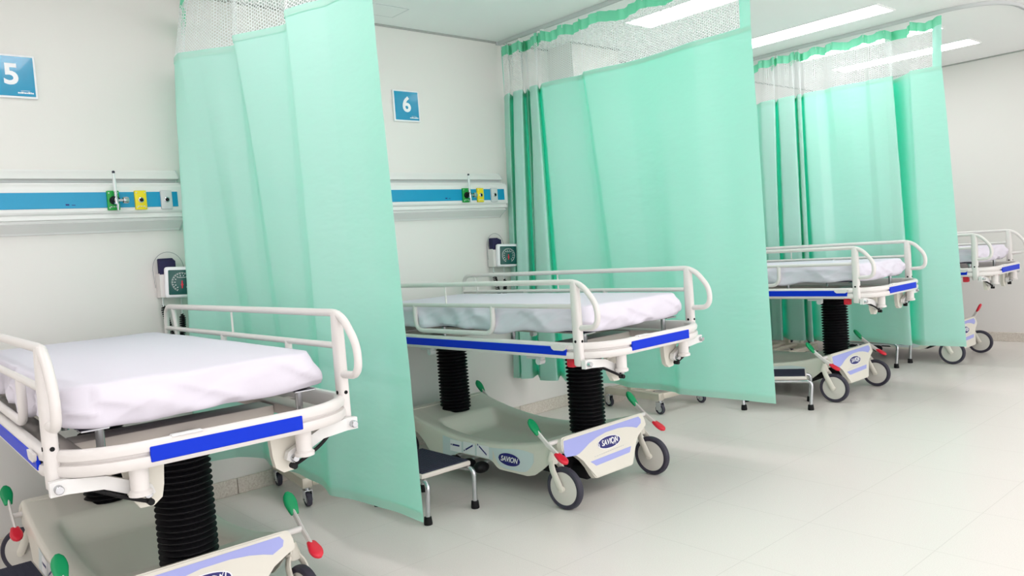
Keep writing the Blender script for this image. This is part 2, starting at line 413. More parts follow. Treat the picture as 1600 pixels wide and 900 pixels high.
C2T = [(3.66,-.03),(3.63,-.07),(3.61,-.11),(3.60,-.15),(3.70,-.075),(3.605,-.185),(3.60,-.235),(3.61,-.27),(3.72,-.175),(3.62,-.305),(3.73,-.225),(3.60,-.35),(3.60,-.42),(3.72,-.32),(3.605,-.46),(3.61,-.55),(3.63,-.63),(3.66,-.72),(3.66,-.77),(3.615,-.82),(3.63,-.92),(3.68,-1.10),(3.69,-1.25),(3.675,-1.42),(3.65,-1.60),(3.66,-1.78),(3.65,-1.95)]
C2B = [(3.57,-.02),(3.545,-.04),(3.545,-.07),(3.55,-.10),(3.64,-.045),(3.54,-.135),(3.56,-.165),(3.59,-.19),(3.74,-.09),(3.60,-.262),(3.69,-.19),(3.575,-.285),(3.60,-.42),(3.74,-.31),(3.61,-.485),(3.64,-.62),(3.68,-.72),(3.71,-.82),(3.69,-.89),(3.66,-.97),(3.66,-1.08),(3.67,-1.22),(3.63,-1.35),(3.60,-1.41),(3.62,-1.62),(3.65,-1.80),(3.66,-1.97)]
C3T = [(5.93,-.03),(5.97,-.1),(5.89,-.18),(5.97,-.26),(5.89,-.34),(5.97,-.42),(5.89,-.5),(5.97,-.58),(5.90,-.66),(5.89,-.72),(5.90,-.785),(6.06,-.70),(5.905,-.812),(5.89,-.90),(5.90,-.955),(6.06,-.87),(5.905,-.978),(5.90,-1.01),(6.06,-.925),(5.905,-1.035),(5.90,-1.13),(5.93,-1.19),(5.885,-1.26),(5.89,-1.38),(5.93,-1.50),(5.90,-1.545),(5.93,-1.64),(5.94,-1.695),(6.14,-1.60),(5.95,-1.80),(5.88,-1.84),(5.89,-1.94),(5.90,-2.04)]
C3B = [(5.93,-.03),(5.98,-.1),(5.87,-.18),(5.98,-.26),(5.87,-.34),(5.98,-.42),(5.87,-.5),(5.98,-.57),(5.93,-.63),(5.93,-.67),(5.93,-.72),(6.10,-.63),(5.93,-.785),(5.92,-.86),(5.93,-.925),(6.09,-.84),(5.93,-.955),(5.93,-.99),(6.10,-.90),(5.935,-1.045),(5.93,-1.14),(5.98,-1.20),(6.02,-1.27),(6.0,-1.38),(5.98,-1.50),(5.97,-1.57),(5.96,-1.65),(5.96,-1.735),(6.13,-1.64),(5.96,-1.79),(5.94,-1.84),(5.96,-1.97),(5.97,-2.10)]
track(1.52, 'white ceiling track carrying the nearest mint curtain'); track(3.66, 'white ceiling track carrying the middle mint curtain'); track(5.955, 'white ceiling track that bends along the ceiling at the far curtain')
curtain(1.52, C1T, C1B, 2.20, .24, 'mint green privacy curtain nearest the camera, between sign 5 and sign 6', seed=1, hookstep=1, drop=.12)
curtain(3.66, C2T, C2B, 2.24, .30, 'middle mint green privacy curtain gathered in folds beside the wall rail right of sign 6', seed=2, hookstep=2)
curtain(5.955, C3T, C3B, 2.235, .275, 'furthest mint green privacy curtain with the wide dark fold, right of picture', seed=3, hookstep=2)

# ------------------------------------------------------------------ bed-head rails, signs, sphygmomanometers
def sweep_x(b, prof, x0, x1):
    A = [b.verts.new((x0, y, z)) for y, z in prof]; B = [b.verts.new((x1, y, z)) for y, z in prof]; n = len(prof)
    for i in range(n): b.faces.new((A[i], B[i], B[(i+1) % n], A[(i+1) % n]))
    b.faces.new(A[::-1]); b.faces.new(B)
def bed_rail(x1, label, cut=0):
    x0 = x1-1.55; xo = x1; x1 -= cut
    t = thing('bedhead_rail', label, 'wall rail', ((x0+x1)/2, 0, 1.57), 0, 'bedhead service rails')
    global OFF; OFF = Vector(((x0+x1)/2, 0, 1.57))
    prof = [(0,1.715),(-.022,1.713),(-.026,1.705),(-.045,1.69),(-.058,1.668),(-.032,1.664),(-.032,1.650),(-.060,1.647),(-.062,1.640),(-.085,1.636),(-.096,1.625),(-.096,1.512),(-.092,1.504),(-.082,1.498),(-.086,1.490),(-.086,1.478),(-.068,1.475),(-.068,1.466),(-.072,1.462),(-.014,1.424),(-.01,1.416),(0,1.415)]
    b = bmesh.new(); sweep_x(b, prof, x0+.006, x1-.006); obj('rail_body', b, 'alu', t, ang=25)
    for s in (x0, x1-.006):
        b = bmesh.new(); sweep_x(b, [(y*1.02, 1.565+(z-1.565)*1.01) for y, z in prof], s, s+.006); obj('end_cap', b, 'alu_grey', t, ang=25)
    b = bmesh.new(); add_box(b, x0+.02, x1-.03, -.099, -.0955, 1.527, 1.600, .001, 1); obj('blue_strip', b, 'teal', t)
    b = bmesh.new(); add_box(b, x0+.012, x1-.012, -.0345, -.0315, 1.651, 1.663); obj('cable_groove', b, 'alu_grey', t)
    def plate(x, mat, nm):
        b = bmesh.new(); add_box(b, x, x+.054, -.112, -.096, 1.514, 1.606, .004)
        o = obj(nm, b, mat, t); c = x+.027
        b = bmesh.new(); add_lathe(b, [(0, 0), (.013, 0), (.013, .004), (.009, .006), (.009, .002), (0, .002)], 18, Matrix.Translation((c, -.112, 1.56)) @ Matrix.Rotation(PI/2, 4, 'X')); obj('socket_ring', b, 'chrome', o)
        b = bmesh.new(); add_lathe(b, [(0, 0), (.008, 0), (.008, .0065), (0, .0065)], 14, Matrix.Translation((c, -.112, 1.56)) @ Matrix.Rotation(PI/2, 4, 'X')); obj('socket', b, 'black', o)
        b = bmesh.new()
        for dx, z in ((-.012, 1.530), (.0, 1.530), (.012, 1.530)): add_box(b, c+dx-.004, c+dx+.004, -.1125, -.1118, z-.002, z+.002)
        for dx in (-.019, .019):
            for z in (1.525, 1.595): add_lathe(b, [(0, 0), (.003, 0), (.003, .0012), (0, .0015)], 8, Matrix.Translation((c+dx, -.112, z)) @ Matrix.Rotation(PI/2, 4, 'X'))
        obj('screws', b, 'alu_grey', o)
        return o
    g = plate(xo-.396, 'gas_green', 'oxygen_outlet')
    plate(xo-.274, 'yellow', 'air_outlet'); plate(xo-.154, 'alu_grey', 'vacuum_outlet')
    cx = xo-.396+.03
    b = bmesh.new()
    add_lathe(b, [(0, 0), (.02, 0), (.02, .012), (.016, .014), (.016, .04), (0, .04)], 20, Matrix.Translation((cx-.002, -.112, 1.56)) @ Matrix.Rotation(PI/2, 4, 'X')); obj('valve_collar', b, 'black', g)
    b = bmesh.new()
    add_lathe(b, [(0, 0), (.011, 0), (.012, .02), (.008, .035), (.007, .06), (0, .06)], 16, Matrix.Translation((cx, -.145, 1.54)))
    add_lathe(b, [(0, 0), (.006, 0), (.006, .02), (.014, .022), (.016, .038), (.013, .046), (0, .048)], 16, Matrix.Translation((cx+.006, -.15, 1.557)) @ Matrix.Rotation(PI/2, 4, 'Y'))
    add_lathe(b, [(0, -.03), (.004, -.03), (.007, 0), (0, 0)], 10, Matrix.Translation((cx+.004, -.147, 1.54)))
    obj('flow_valve', b, 'chrome', g)
    b = bmesh.new()
    add_lathe(b, [(0, 0), (.007, 0), (.008, .03), (.006, .075), (.005, .085), (0, .085)], 14, Matrix.Translation((cx-.002, -.147, 1.598)))
    obj('flow_tube', b, 'clear', g)
    b = bmesh.new(); add_lathe(b, [(0, 0), (.006, 0), (.007, .008), (.004, .012), (0, .012)], 12, Matrix.Translation((cx-.002, -.147, 1.683))); obj('tube_cap', b, 'tyre', g)
    # tiny printed mark on the strip
    b = bmesh.new(); add_box(b, x1-.53, x1-.515, -.0996, -.0990, 1.540, 1.547); add_box(b, x1-.505, x1-.49, -.0996, -.0990, 1.540, 1.543); obj('printed_mark', b, 'navy', t)
    OFF = Vector((0, 0, 0))
bed_rail(1.447, 'long white wall rail with blue strip and gas outlets below sign 5', .04)
bed_rail(3.564, 'white wall rail with blue strip and gas outlets below sign 6, ending at the curtain')

def sign(x, digit, label):
    t = thing('bay_number_sign', label, 'sign', (x, 0, 2.13), 0, 'bay number signs')
    b = bmesh.new(); add_box(b, -.097, .097, -.016, 0, -.097, .097, .004); obj('board', b, 'white', t)
    b = bmesh.new(); add_box(b, -.088, .088, -.018, -.0155, -.088, .088, .001, 1); obj('blue_face', b, 'sign_blue', t)
    b = text_bm(digit, .128, .0008, bold=.0035); bmesh.ops.transform(b, matrix=Matrix.Translation((-.002, -.0188, .004)) @ FACE_MY, verts=b.verts[:]); obj('number', b, 'white', t)
    b = bmesh.new(); rr = random.Random(3); xx = .018
    for wd in (.006, .004, .007, .003, .006, .005, .008, .004, .007, .006):
        if xx+wd > .08: break
        add_box(b, xx, xx+wd, -.0188, -.0178, -.0765, -.0765+rr.choice((.006, .008))); xx += wd+.0015
    add_box(b, .03, .066, -.0188, -.0178, -.064, -.0628)
    obj('caption_mark', b, 'white', t)
sign(.732, '5', 'square blue and white sign with number 5 at the left edge')
sign(2.850, '6', 'square blue and white sign with number 6 between the curtains')

def sphyg(x, label):
    t = thing('wall_sphygmomanometer', label, 'blood pressure gauge', (x, 0, 1.15), 0, 'wall blood pressure gauges')
    b = bmesh.new()
    for q in ((-.085, .02, -.012, 0, -.07, .06),): add_box(b, *q, .004)
    obj('wall_plate', b, 'alu_grey', t)
    b = bmesh.new()                                           # open basket: four walls and a floor
    add_box(b, -.09, .03, -.075, -.071, -.07, .045, .0015, 1); add_box(b, -.09, .03, -.016, -.012, -.07, .06, .0015, 1)
    add_box(b, -.09, -.086, -.071, -.016, -.07, .05, .0015, 1); add_box(b, .026, .03, -.071, -.016, -.07, .05, .0015, 1); add_box(b, -.086, .026, -.071, -.016, -.07, -.066)
    obj('basket', b, 'enamel', t)
    b = bmesh.new()
    for k in range(3): add_box(b, -.083+.002*k, -.004, -.068+.016*k, -.053+.016*k, -.06, .112+.006*k, .005, 2)
    obj('folded_cuff', b, 'cuff', t)
    m = Matrix.Translation((.005, -.1, .0)) @ Matrix.Rotation(math.radians(-14), 4, 'Z') @ Matrix.Rotation(math.radians(3), 4, 'Y')
    def tr(b): bmesh.ops.transform(b, matrix=m, verts=b.verts[:])
    b = bmesh.new(); add_box(b, -.079, .079, -.024, .016, -.077, .077, .014, 4); tr(b); d = obj('dial_case', b, 'white', t)
    b = bmesh.new(); add_box(b, -.062, .062, -.027, -.022, -.061, .061, .004, 2); tr(b); obj('dial_face', b, 'dial', d)
    b = bmesh.new()
    for k in range(40):
        a = math.radians(-60+300*k/39); r0 = .044 if k % 2 else .040
        add_box(b, r0, .049, -.0282, -.0268, -.0010 if k % 2 else -.0016, .0010 if k % 2 else .0016, mat=Matrix.Rotation(a+PI, 4, 'Y'))
    for k in range(12):
        a = math.radians(-50+280*k/11); add_box(b, .030, .036, -.0282, -.0268, -.0022, .0022, mat=Matrix.Rotation(a+PI, 4, 'Y'))
    add_box(b, -.016, .016, -.0282, -.0268, .022, .025)
    tr(b); obj('dial_marks', b, 'alu_grey', d)
    b = bmesh.new(); add_box(b, -.003, .003, -.0290, -.0272, -.03, .008, .001, 1); add_lathe(b, [(0, 0), (.006, 0), (.006, .003), (0, .003)], 12, Matrix.Translation((0, -.027, -.012)) @ Matrix.Rotation(PI/2, 4, 'X')); tr(b); obj('needle', b, 'red', d)
    pts = rounded([(-.075, -.045, -.065), (-.078, -.05, -.11), (-.066, -.055, -.19), (-.045, -.06, -.295), (-.015, -.06, -.30), (.004, -.06, -.24), (.012, -.055, -.06)], .05, 10)
    L = [0]
    for i in range(1, len(pts)): L.append(L[-1]+(pts[i]-pts[i-1]).length)
    def at(s):
        for i in range(1, len(L)):
            if L[i] >= s:
                f = (s-L[i-1])/max(L[i]-L[i-1], 1e-6); return pts[i-1].lerp(pts[i], f), (pts[i]-pts[i-1]).normalized()
        return pts[-1], (pts[-1]-pts[-2]).normalized()
    hel = []; s = .045; end = L[-1]-.10; n = 34*10; up = Vector((0, 1, 0))
    for k in range(n+1):
        q, tt = at(s+(end-s)*k/n); e1 = up.cross(tt).normalized(); a = 2*PI*34*k/n
        r = .0125*min(1, k/20+.2, (n-k)/20+.2)
        hel.append(q+e1*r*math.cos(a)+up*r*math.sin(a))
    b = bmesh.new(); add_tube(b, hel, .0036, 5)
    obj('coiled_hose', b, 'black', t)
    b = bmesh.new(); add_tube(b, [at(L[-1]-.10+.10*k/6)[0] for k in range(7)], .003, 6); obj('hose_end', b, 'clear', t); b = bmesh.new(); add_tube(b, [at(.05*k/6)[0] for k in range(7)], .003, 6); obj('hose_end', b, 'clear', t)
    b = bmesh.new(); add_tube(b, [(-.03+.075*math.cos(a), -.03, .07+.085*math.sin(a)) for a in [PI*k/16 for k in range(17)]], .0012, 5); add_tube(b, [(-.105, -.03, .07), (-.1, -.03, -.02)], .0012, 5); obj('wire_holder', b, 'wire', t)
sphyg(1.352, 'wall blood pressure gauge half hidden by the nearest curtain, below the sign 5 rail')
sphyg(3.508, 'wall blood pressure gauge with green dial below the sign 6 rail')

# ------------------------------------------------------------------ stretcher
CX = .405; CY = .885
def zr(y): return .222+.088*min(abs(y-CY)/.6, 1.2)**2.0
def pw(x, pts):
    if x <= pts[0][0]: return pts[0][1]
    for (a, c), (d, e) in zip(pts, pts[1:]):
        if x <= d: return c+(e-c)*(x-a)/(d-a)
    return pts[-1][1]
def smooth(a, b_, x):
    t = min(max((x-a)/(b_-a), 0), 1); return t*t*(3-2*t)
def zb(y, left=True):
    d = abs(y-CY)
    z = pw(d, [(.40, .105), (.45, .118), (.50, .150), (.57, .205), (.63, .235), (.70, .250)])
    if y > CY: z = pw(d, [(.34, .105), (.39, .120), (.44, .165), (.50, .205), (.60, .222), (.70, .225)])
    if d < .34: z = pw(d, [(0, .142), (.12, .142), (.145, .135), (.175, .112), (.20, .105), (.40, .105)]) if True else z
    return z
def skirt_x(y, z):
    h = zr(y)-.012; f = (h-z)/max(h-.09, .01)
    return .108-.010*f
def make_stretcher(label):
    global OFF
    t = thing('hospital_stretcher', label, 'hospital stretcher', (CX, CY, 0), 0, 'wheeled hospital stretchers')
    OFF = Vector((CX, CY, 0))
    # ---- moulded base cover: saddle-shaped tub with skirts
    b = bmesh.new(); rows = []
    ys = [.256+(1.514-.256)*k/76 for k in range(77)]
    for y in ys:
        h = zr(y); d = abs(y-CY)
        ped = smooth(.345, .435, d)                    # pedestals under the columns
        tub = .142+(.022)*(d/.4)**2
        zin = tub*(1-ped)+(h-.004)*ped
        L = []
        zz = zb(y); hh = h-.012
        for k in range(5): z = zz+(hh-zz)*k/4; L.append((skirt_x(y, z), z))
        L += [(.113, h-.003), (.124, h), (.155, h-.001), (.186, h-.006*(1-ped)-.003), (.200, h-.016*(1-ped)-.004)]
        L += [(.210, h+(zin-h)*.5), (.221, h+(zin-h)*.86), (.244, zin+.003*(1-ped))]
        for k in range(1, 6): L.append((.244+(CX-.244)*k/5, zin))
        R = [(2*CX-x, z) for x, z in L[:-1]][::-1]
        rows.append([b.verts.new((x, y, z)) for x, z in L+R])
    for A, B in zip(rows, rows[1:]):
        for k in range(len(A)-1): b.faces.new((A[k], A[k+1], B[k+1], B[k]))
    bmesh.ops.recalc_face_normals(b, faces=b.faces[:])
    # give the moulding a wall thickness
    r = bmesh.ops.solidify(b, geom=b.faces[:], thickness=.006)
    obj('base_cover', b, 'plastic', t, ang=50)
    b = bmesh.new(); add_box(b, .23, .58, .46, 1.31, .092, .128, .01); add_box(b, .21, .60, .34, .42, .13, .2, .008); add_box(b, .21, .60, 1.35, 1.43, .13, .2, .008)
    add_box(b, .26, .34, .25, .36, .085, .15, .008)
    obj('chassis', b, 'black', t)
    # ---- end panels
    def panel_mat(front):
        # local (u, d, v): u across, v height above .10 along tilted face
        A = Vector((0, .196, .10)); Bv = Vector((0, .250, .315)); up = (Bv-A).normalized(); n = Vector((1, 0, 0)).cross(up)   # +Y-ish inward
        m = Matrix(((1, 0, 0, CX), (0, n.y, up.y, A.y), (0, n.z, up.z, A.z), (0, 0, 0, 1)))
        if n.y < 0: m = Matrix(((1, 0, 0, CX), (0, -n.y, up.y, A.y), (0, -n.z, up.z, A.z), (0, 0, 0, 1)))
        if not front: m = Matrix.Translation((2*CX, 2*CY, 0)) @ Matrix.Rotation(PI, 4, 'Z') @ m
        return m
    half = [(.0, .0), (.125, .0), (.138, .004), (.150, .022), (.166, .062), (.190, .100), (.222, .130), (.262, .150), (.298, .158), (.306, .166), (.305, .192), (.300, .210), (.289, .222), (.270, .2275), (.0, .2275)]
    poly = [(-x, z) for x, z in half[1:]][::-1]
    poly = half[1:-1]+[(-x, z) for x, z in half[1:-1]][::-1]
    for front in (True, False):
        pm = panel_mat(front)
        b = bmesh.new(); vs = add_prism(b, poly, 0, .032)
        es = [e for e in b.edges if abs(e.verts[0].co.y) < 1e-6 and abs(e.verts[1].co.y) < 1e-6]
        bmesh.ops.bevel(b, geom=es, offset=.005, segments=2, affect='EDGES')
        bmesh.ops.transform(b, matrix=pm, verts=b.verts[:]); pnl = obj('end_panel', b, 'plastic', t, ang=30)
        def deco(nm, polys, mat, d=-.0012):
            b = bmesh.new()
            for q in polys: add_prism(b, q, d, d+.0008)
            bmesh.ops.transform(b, matrix=pm, verts=b.verts[:]); return obj(nm, b, mat, pnl)
        face = [(x*.93, .012+(z-.0)*.915) for x, z in poly]
        arc = [(-.10+.0, .150)]
        top = [(-.288, .210), (.258, .214), (.270, .198), (.264, .180), (.226, .164), (.195, .174), (.150, .184), (.09, .1905), (.0, .190), (-.07, .180), (-.13, .164), (-.18, .144), (-.21, .134), (-.235, .131), (-.297, .138), (-.303, .155)]
        low = [(-.150, .082), (-.118, .056), (.130, .062), (.150, .088)]
        deco('lilac_swoosh', [top, low], 'lilac')
        oval = [(.079*math.cos(2*PI*k/36)+.005, .0265*math.sin(2*PI*k/36)+.142) for k in range(36)]
        deco('logo_rim', [[(x*1.06-.0003, (z-.142)*1.14+.142) for x, z in oval]], 'white', -.0014)
        deco('logo_oval', [oval], 'navy', -.0022)
        b = text_bm('SAVION', .036, .0003, shear=.28, bold=.0006, squash=.92)
        bmesh.ops.transform(b, matrix=pm @ Matrix.Translation((.008, -.0027, .143)) @ FACE_MY, verts=b.verts[:]); obj('logo_text', b, 'white', pnl)
        b = bmesh.new(); add_box(b, -.070, -.066, -.0028, -.0022, .126, .148)
        bmesh.ops.transform(b, matrix=pm, verts=b.verts[:]); obj('logo_bar', b, 'white', pnl); b = bmesh.new()
        add_tube(b, [(.03+.012*math.cos(a), -.0026, .143+.016*math.sin(a)) for a in [2*PI*k/16 for k in range(17)]], .0012, 4)
        add_tube(b, rounded([(.045, -.0026, .120), (.052, -.0026, .142), (.066, -.0026, .166)], .02, 4), .0012, 4)
        bmesh.ops.transform(b, matrix=pm, verts=b.verts[:]); obj('logo_swash', b, 'white', pnl)
        b = bmesh.new()
        for k in range(14): add_box(b, -.115+k*.016, -.107+k*.016, -.0018, -.0010, .096+.0005*k, .099+.0005*k)
        bmesh.ops.transform(b, matrix=pm, verts=b.verts[:]); obj('printed_line', b, 'alu_grey', pnl)
    # ---- side decals (both sides)
    for side in (0, 1):
        fx = (lambda x: x) if side == 0 else (lambda x: 2*CX-x)
        def patch(b, y0, y1, lo, hi, off, n=14):
            g = []
            for k in range(n+1):
                y = y0+(y1-y0)*k/n; a = lo(y); c = hi(y)
                g.append([b.verts.new((fx(skirt_x(y, a+(c-a)*j/3)-off), y, a+(c-a)*j/3)) for j in range(4)])
            for A, B in zip(g, g[1:]):
                for j in range(3): b.faces.new((A[j], B[j], B[j+1], A[j+1]))
        bh = lambda y: zr(y)-.022
        b = bmesh.new()
        patch(b, .74, 1.15, lambda y: zb(y)+.004, bh, .0016, 16)
        patch(b, .44, .74, lambda y: zb(y)+.012+.05*((y-.59)/.15)**4, lambda y: bh(y)-.03*max(0, (.60-y)/.16)**2, .0016, 16)
        dc = obj('side_decal', b, 'decal', t, ang=60)
        b = bmesh.new(); patch(b, .535, .695, lambda y: .165-.030*math.sqrt(max(0, 1-((y-.615)/.08)**2))-.0003, lambda y: .165+.030*math.sqrt(max(0, 1-((y-.615)/.08)**2))+.0003, .0028, 24); obj('logo_oval', b, 'navy', dc, ang=60)
        b = text_bm('SAVION', .036, .0003, shear=.28, bold=.0006, squash=.95)
        xs = skirt_x(.615, .165)-.0042
        tilt = math.atan2(.010, .13)
        mm = Matrix.Translation((fx(xs), .615, .165)) @ (Matrix.Rotation(-PI/2, 4, 'Z') if side == 0 else Matrix.Rotation(PI/2, 4, 'Z')) @ Matrix.Rotation(-tilt, 4, 'X') @ FACE_MY
        bmesh.ops.transform(b, matrix=mm, verts=b.verts[:]); obj('logo_text', b, 'white', dc)
        b = bmesh.new(); b2 = bmesh.new()
        for yc, sl in ((1.035, 0), (.925, .5), (.815, -.6)):
            zc = (zb(yc)+bh(yc))/2+.006; s = sl if side == 0 else -sl
            patch(b, yc-.030, yc+.030, lambda y: zc+.004-s*(y-yc)-.0045, lambda y: zc+.004-s*(y-yc)+.0045, .003, 3)
            patch(b, yc+.036, yc+.044, lambda y: zc+.004-s*(y-yc)-.004, lambda y: zc+.004-s*(y-yc)+.004, .003, 1)
            patch(b2, yc-.047, yc+.050, lambda y: zc-.030, lambda y: zc+.030, .0022, 2)
        obj('height_icon_backing', b2, 'white', dc, ang=60); obj('height_icons', b, 'navy', dc, ang=60)
    # ---- columns
    for yc in (.36, 1.41):
        b = bmesh.new(); prof = [(0, .27), (.084, .27)]; n = 22
        for k in range(n):
            z = .278+(.70-.278)*k/n; dz = (.70-.278)/n
            prof += [(.073, z), (.0905, z+dz*.45), (.0905, z+dz*.55), (.073, z+dz*.98)]
        prof += [(.07, .705), (0, .705)]
        add_lathe(b, prof, 40, Matrix.Translation((CX+.004, yc, 0))); obj('lift_column_bellows', b, 'black', t, ang=60)
    # ---- castors
    for x, y, rz in ((.085, .225, 5), (.725, .225, 5), (.112, 1.56, -130), (.69, 1.56, -20)):
        if 1:
            c = Matrix.Translation((x, y, 0)) @ Matrix.Rotation(math.radians(rz), 4, 'Z')
            b = bmesh.new()
            for s in (-1, 1):
                add_tube(b, rounded([(s*.012, .062, .222), (s*.031, .045, .19), (s*.031, 0, .098)], .03, 5), (.008, .017), 10, flat=(1, 0, 0))
            add_lathe(b, [(0, .205), (.024, .205), (.026, .225), (.018, .25), (.014, .262), (0, .262)], 16, Matrix.Translation((0, .062, 0)))
            add_lathe(b, [(0, -.036), (.013, -.036), (.013, .036), (0, .036)], 12, axis_x((0, 0, .098)))
            bmesh.ops.transform(b, matrix=c, verts=b.verts[:]); ca = obj('castor', b, 'plastic', t, ang=40)
            b = bmesh.new(); add_lathe(b, [(.076, -.014), (.088, -.0165), (.095, -.013), (.098, -.005), (.098, .005), (.095, .013), (.088, .0165), (.076, .014), (.076, -.014)], 44, axis_x((0, 0, .098)))
            bmesh.ops.transform(b, matrix=c, verts=b.verts[:]); obj('tyre', b, 'tyre', ca)
            b = bmesh.new(); add_lathe(b, [(0, -.017), (.02, -.018), (.06, -.016), (.0765, -.013), (.0765, .013), (.06, .016), (.02, .018), (0, .017)], 44, axis_x((0, 0, .098)))
            bmesh.ops.transform(b, matrix=c, verts=b.verts[:]); obj('wheel_disc', b, 'disc', ca)
    # ---- brake / steer levers at the corners
    for mx in (0, 1):
        for my in (0, 1):
            f = lambda x, y, z: ((2*CX-x if mx else x)+(.022 if my and not mx else -.022 if my else 0), y+1.21 if my else y, z-.03 if my else z)
            b = bmesh.new()
            add_tube(b, [f(.125, .285, .298), f(.045, .285, .298)], .011, 12)
            add_tube(b, [f(.050, .285, .298), f(.050, .325, .330), f(.050, .345, .345)], (.006, .013), 8, flat=(1, 0, 0))
            add_tube(b, [f(.050, .285, .298), f(.050, .248, .275), f(.050, .222, .258)], (.006, .013), 8, flat=(1, 0, 0))
            lv = obj('brake_lever', b, 'enamel', t)
            for nm, mat, a, c_ in (('green_pedal_pad', 'green', (.335, .336), (.392, .402)), ('red_pedal_pad', 'red', (.230, .264), (.165, .228))):
                b = bmesh.new(); pts = []
                for k in range(9):
                    u = k/8; pts.append(f(.048, a[0]+(c_[0]-a[0])*u, a[1]+(c_[1]-a[1])*u))
                rings = []
                d = (Vector(pts[-1])-Vector(pts[0])).normalized(); X = Vector((1, 0, 0)); N = d.cross(X)
                for k in range(9):
                    u = k/8; wd = .023*min(1, .62+.8*u)*math.sqrt(max(.04, 1-max(0, (u-.55)/.47)**2)); th = .0095*(1 if 0 < k < 8 else .55)
                    rings.append([b.verts.new(Vector(pts[k])+X*wd*math.copysign(abs(math.cos(q))**.6, math.cos(q))+N*th*math.copysign(abs(math.sin(q))**.6, math.sin(q))) for q in [2*PI*j/14 for j in range(14)]])
                for A, B in zip(rings, rings[1:]):
                    for j in range(14): b.faces.new((A[j], A[(j+1) % 14], B[(j+1) % 14], B[j]))
                b.faces.new(rings[0][::-1]); b.faces.new(rings[-1]); obj(nm, b, mat, lv, ang=50)
    # ---- three height pedals under each long side
    for mx in (0, 1):
        f = lambda x: 2*CX-x if mx else x
        for y in (1.05, .93, .825):
            b = bmesh.new(); add_tube(b, [(f(.26), y, .125), (f(.13), y, .118), (f(.11), y, .104)], (.007, .014), 8, flat=(0, 0, 1)); lv = obj('height_pedal', b, 'alu_grey', t)
            b = bmesh.new(); bmesh.ops.create_uvsphere(b, u_segments=20, v_segments=12, radius=1)
            bmesh.ops.transform(b, matrix=Matrix.Translation((f(.092), y, .096)) @ Matrix.Diagonal((.044, .038, .029, 1)), verts=b.verts[:]); obj('pedal_pad', b, 'black', lv)
    # ---- upper frame: closed sweep round the litter
    x0, x1, y0, y1 = -.02, .83, -.12, 1.775
    out = rounded([(x0, y0, 0), (x1, y0, 0), (x1, y1, 0), (x0, y1, 0)], .0, 1, True)
    plan = []
    for (c, sx, sy) in (((x0, y0), 1, 1), ((x1, y0), -1, 1), ((x1, y1), -1, -1), ((x0, y1), 1, -1)):
        A = Vector((c[0], c[1]+sy*.17)); Bq = Vector((c[0]+sx*.21, c[1])); Q = Vector((c[0]+sx*.035, c[1]+sy*.02))
        seq = [A*(1-u)**2+Q*2*u*(1-u)+Bq*u*u for u in [k/12 for k in range(13)]]
        if sx*sy < 0: seq = seq[::-1]
        plan += seq
    n = len(plan)
    prof = [(-.030,.716),(-.004,.714),(.001,.720),(.003,.734),(.000,.743),(-.011,.746),(-.011,.752),(.000,.755),(.002,.768),(-.002,.777),(-.010,.782),(-.024,.781),(-.030,.774)]
    b = bmesh.new(); rings = []
    for i in range(n):
        tt = (plan[(i+1) % n]-plan[i-1]).normalized(); nn = Vector((tt.y, -tt.x))
        rings.append([b.verts.new((plan[i].x+nn.x*o, plan[i].y+nn.y*o, z)) for o, z in prof])
    for i in range(n):
        A = rings[i]; B = rings[(i+1) % n]
        for k in range(len(prof)): b.faces.new((A[k], A[(k+1) % len(prof)], B[(k+1) % len(prof)], B[k]))
    obj('bumper_frame', b, 'enamel', t, ang=40)
    for q in ((x0-.006, x0+.004, .055, 1.60), (x1-.004, x1+.006, .055, 1.60)):
        b = bmesh.new(); add_box(b, *q, .729, .766, .002, 1); obj('blue_bumper_strip', b, 'blue', t)
    for q in ((y0-.006, y0+.004), (y1-.004, y1+.006)):
        b = bmesh.new(); add_box(b, .198, .612, *q, .727, .767, .002, 1); obj('blue_bumper_strip', b, 'blue', t)
    for s in (0, 1):
        xx = -.029 if s == 0 else 2*CX+.029
        b = bmesh.new(); add_prism(b, [(-.048, .773), (-.040, .757), (-.028, .750), (.028, .750), (.040, .757), (.048, .773)], -.004, .004, Matrix.Translation((xx, .092, 0)) @ Matrix.Rotation(PI/2, 4, 'Z')); obj('release_latch', b, 'enamel', t)
    # ---- litter inner frame, deck, posts
    b = bmesh.new()
    add_box(b, .030, .102, .0, 1.69, .705, .742, .008); add_box(b, .708, .780, .0, 1.69, .705, .742, .008)
    add_box(b, .103, .707, -.075, .0, .705, .744, .008); add_box(b, .103, .707, 1.65, 1.72, .705, .742, .008)
    add_box(b, .103, .707, .30, .42, .70, .735, .006); add_box(b, .103, .707, 1.35, 1.47, .70, .735, .006)
    add_box(b, .16, .64, -.093, -.076, .712, .738, .003)
    for sx in (0, 1):
        for y in (.34, 1.3): add_box(b, .0 if sx == 0 else .781, .029 if sx == 0 else .81, y, y+.05, .715, .738)
    obj('litter_frame', b, 'frame_beige', t)
    b = bmesh.new(); add_box(b, .065, .72, .045, 1.66, .815, .826, .003)
    obj('litter_deck', b, 'deck', t)
    for x in (.13, .70):
        for y in (.085, .55, 1.1, 1.60):
            b = bmesh.new(); add_lathe(b, [(0, .735), (.0115, .735), (.0115, .813), (0, .813)], 14, Matrix.Translation((x, y, 0))); obj('deck_post', b, 'chrome', t)
    for x in (.11, .70):
        b = bmesh.new(); add_box(b, x-.035, x+.035, .03, .09, .806, .8125, .002, 1); obj('deck_bracket', b, 'chrome', t)
    b = bmesh.new(); add_box(b, .255, .335, -.119, -.095, .779, .7845, .002, 1); obj('frame_tab', b, 'alu', t)
    # ---- mattress under a tucked white sheet
    mx0, mx1, my0, my1 = .040, .742, -.005, 1.685
    b = bmesh.new(); peri = []
    rc = .075
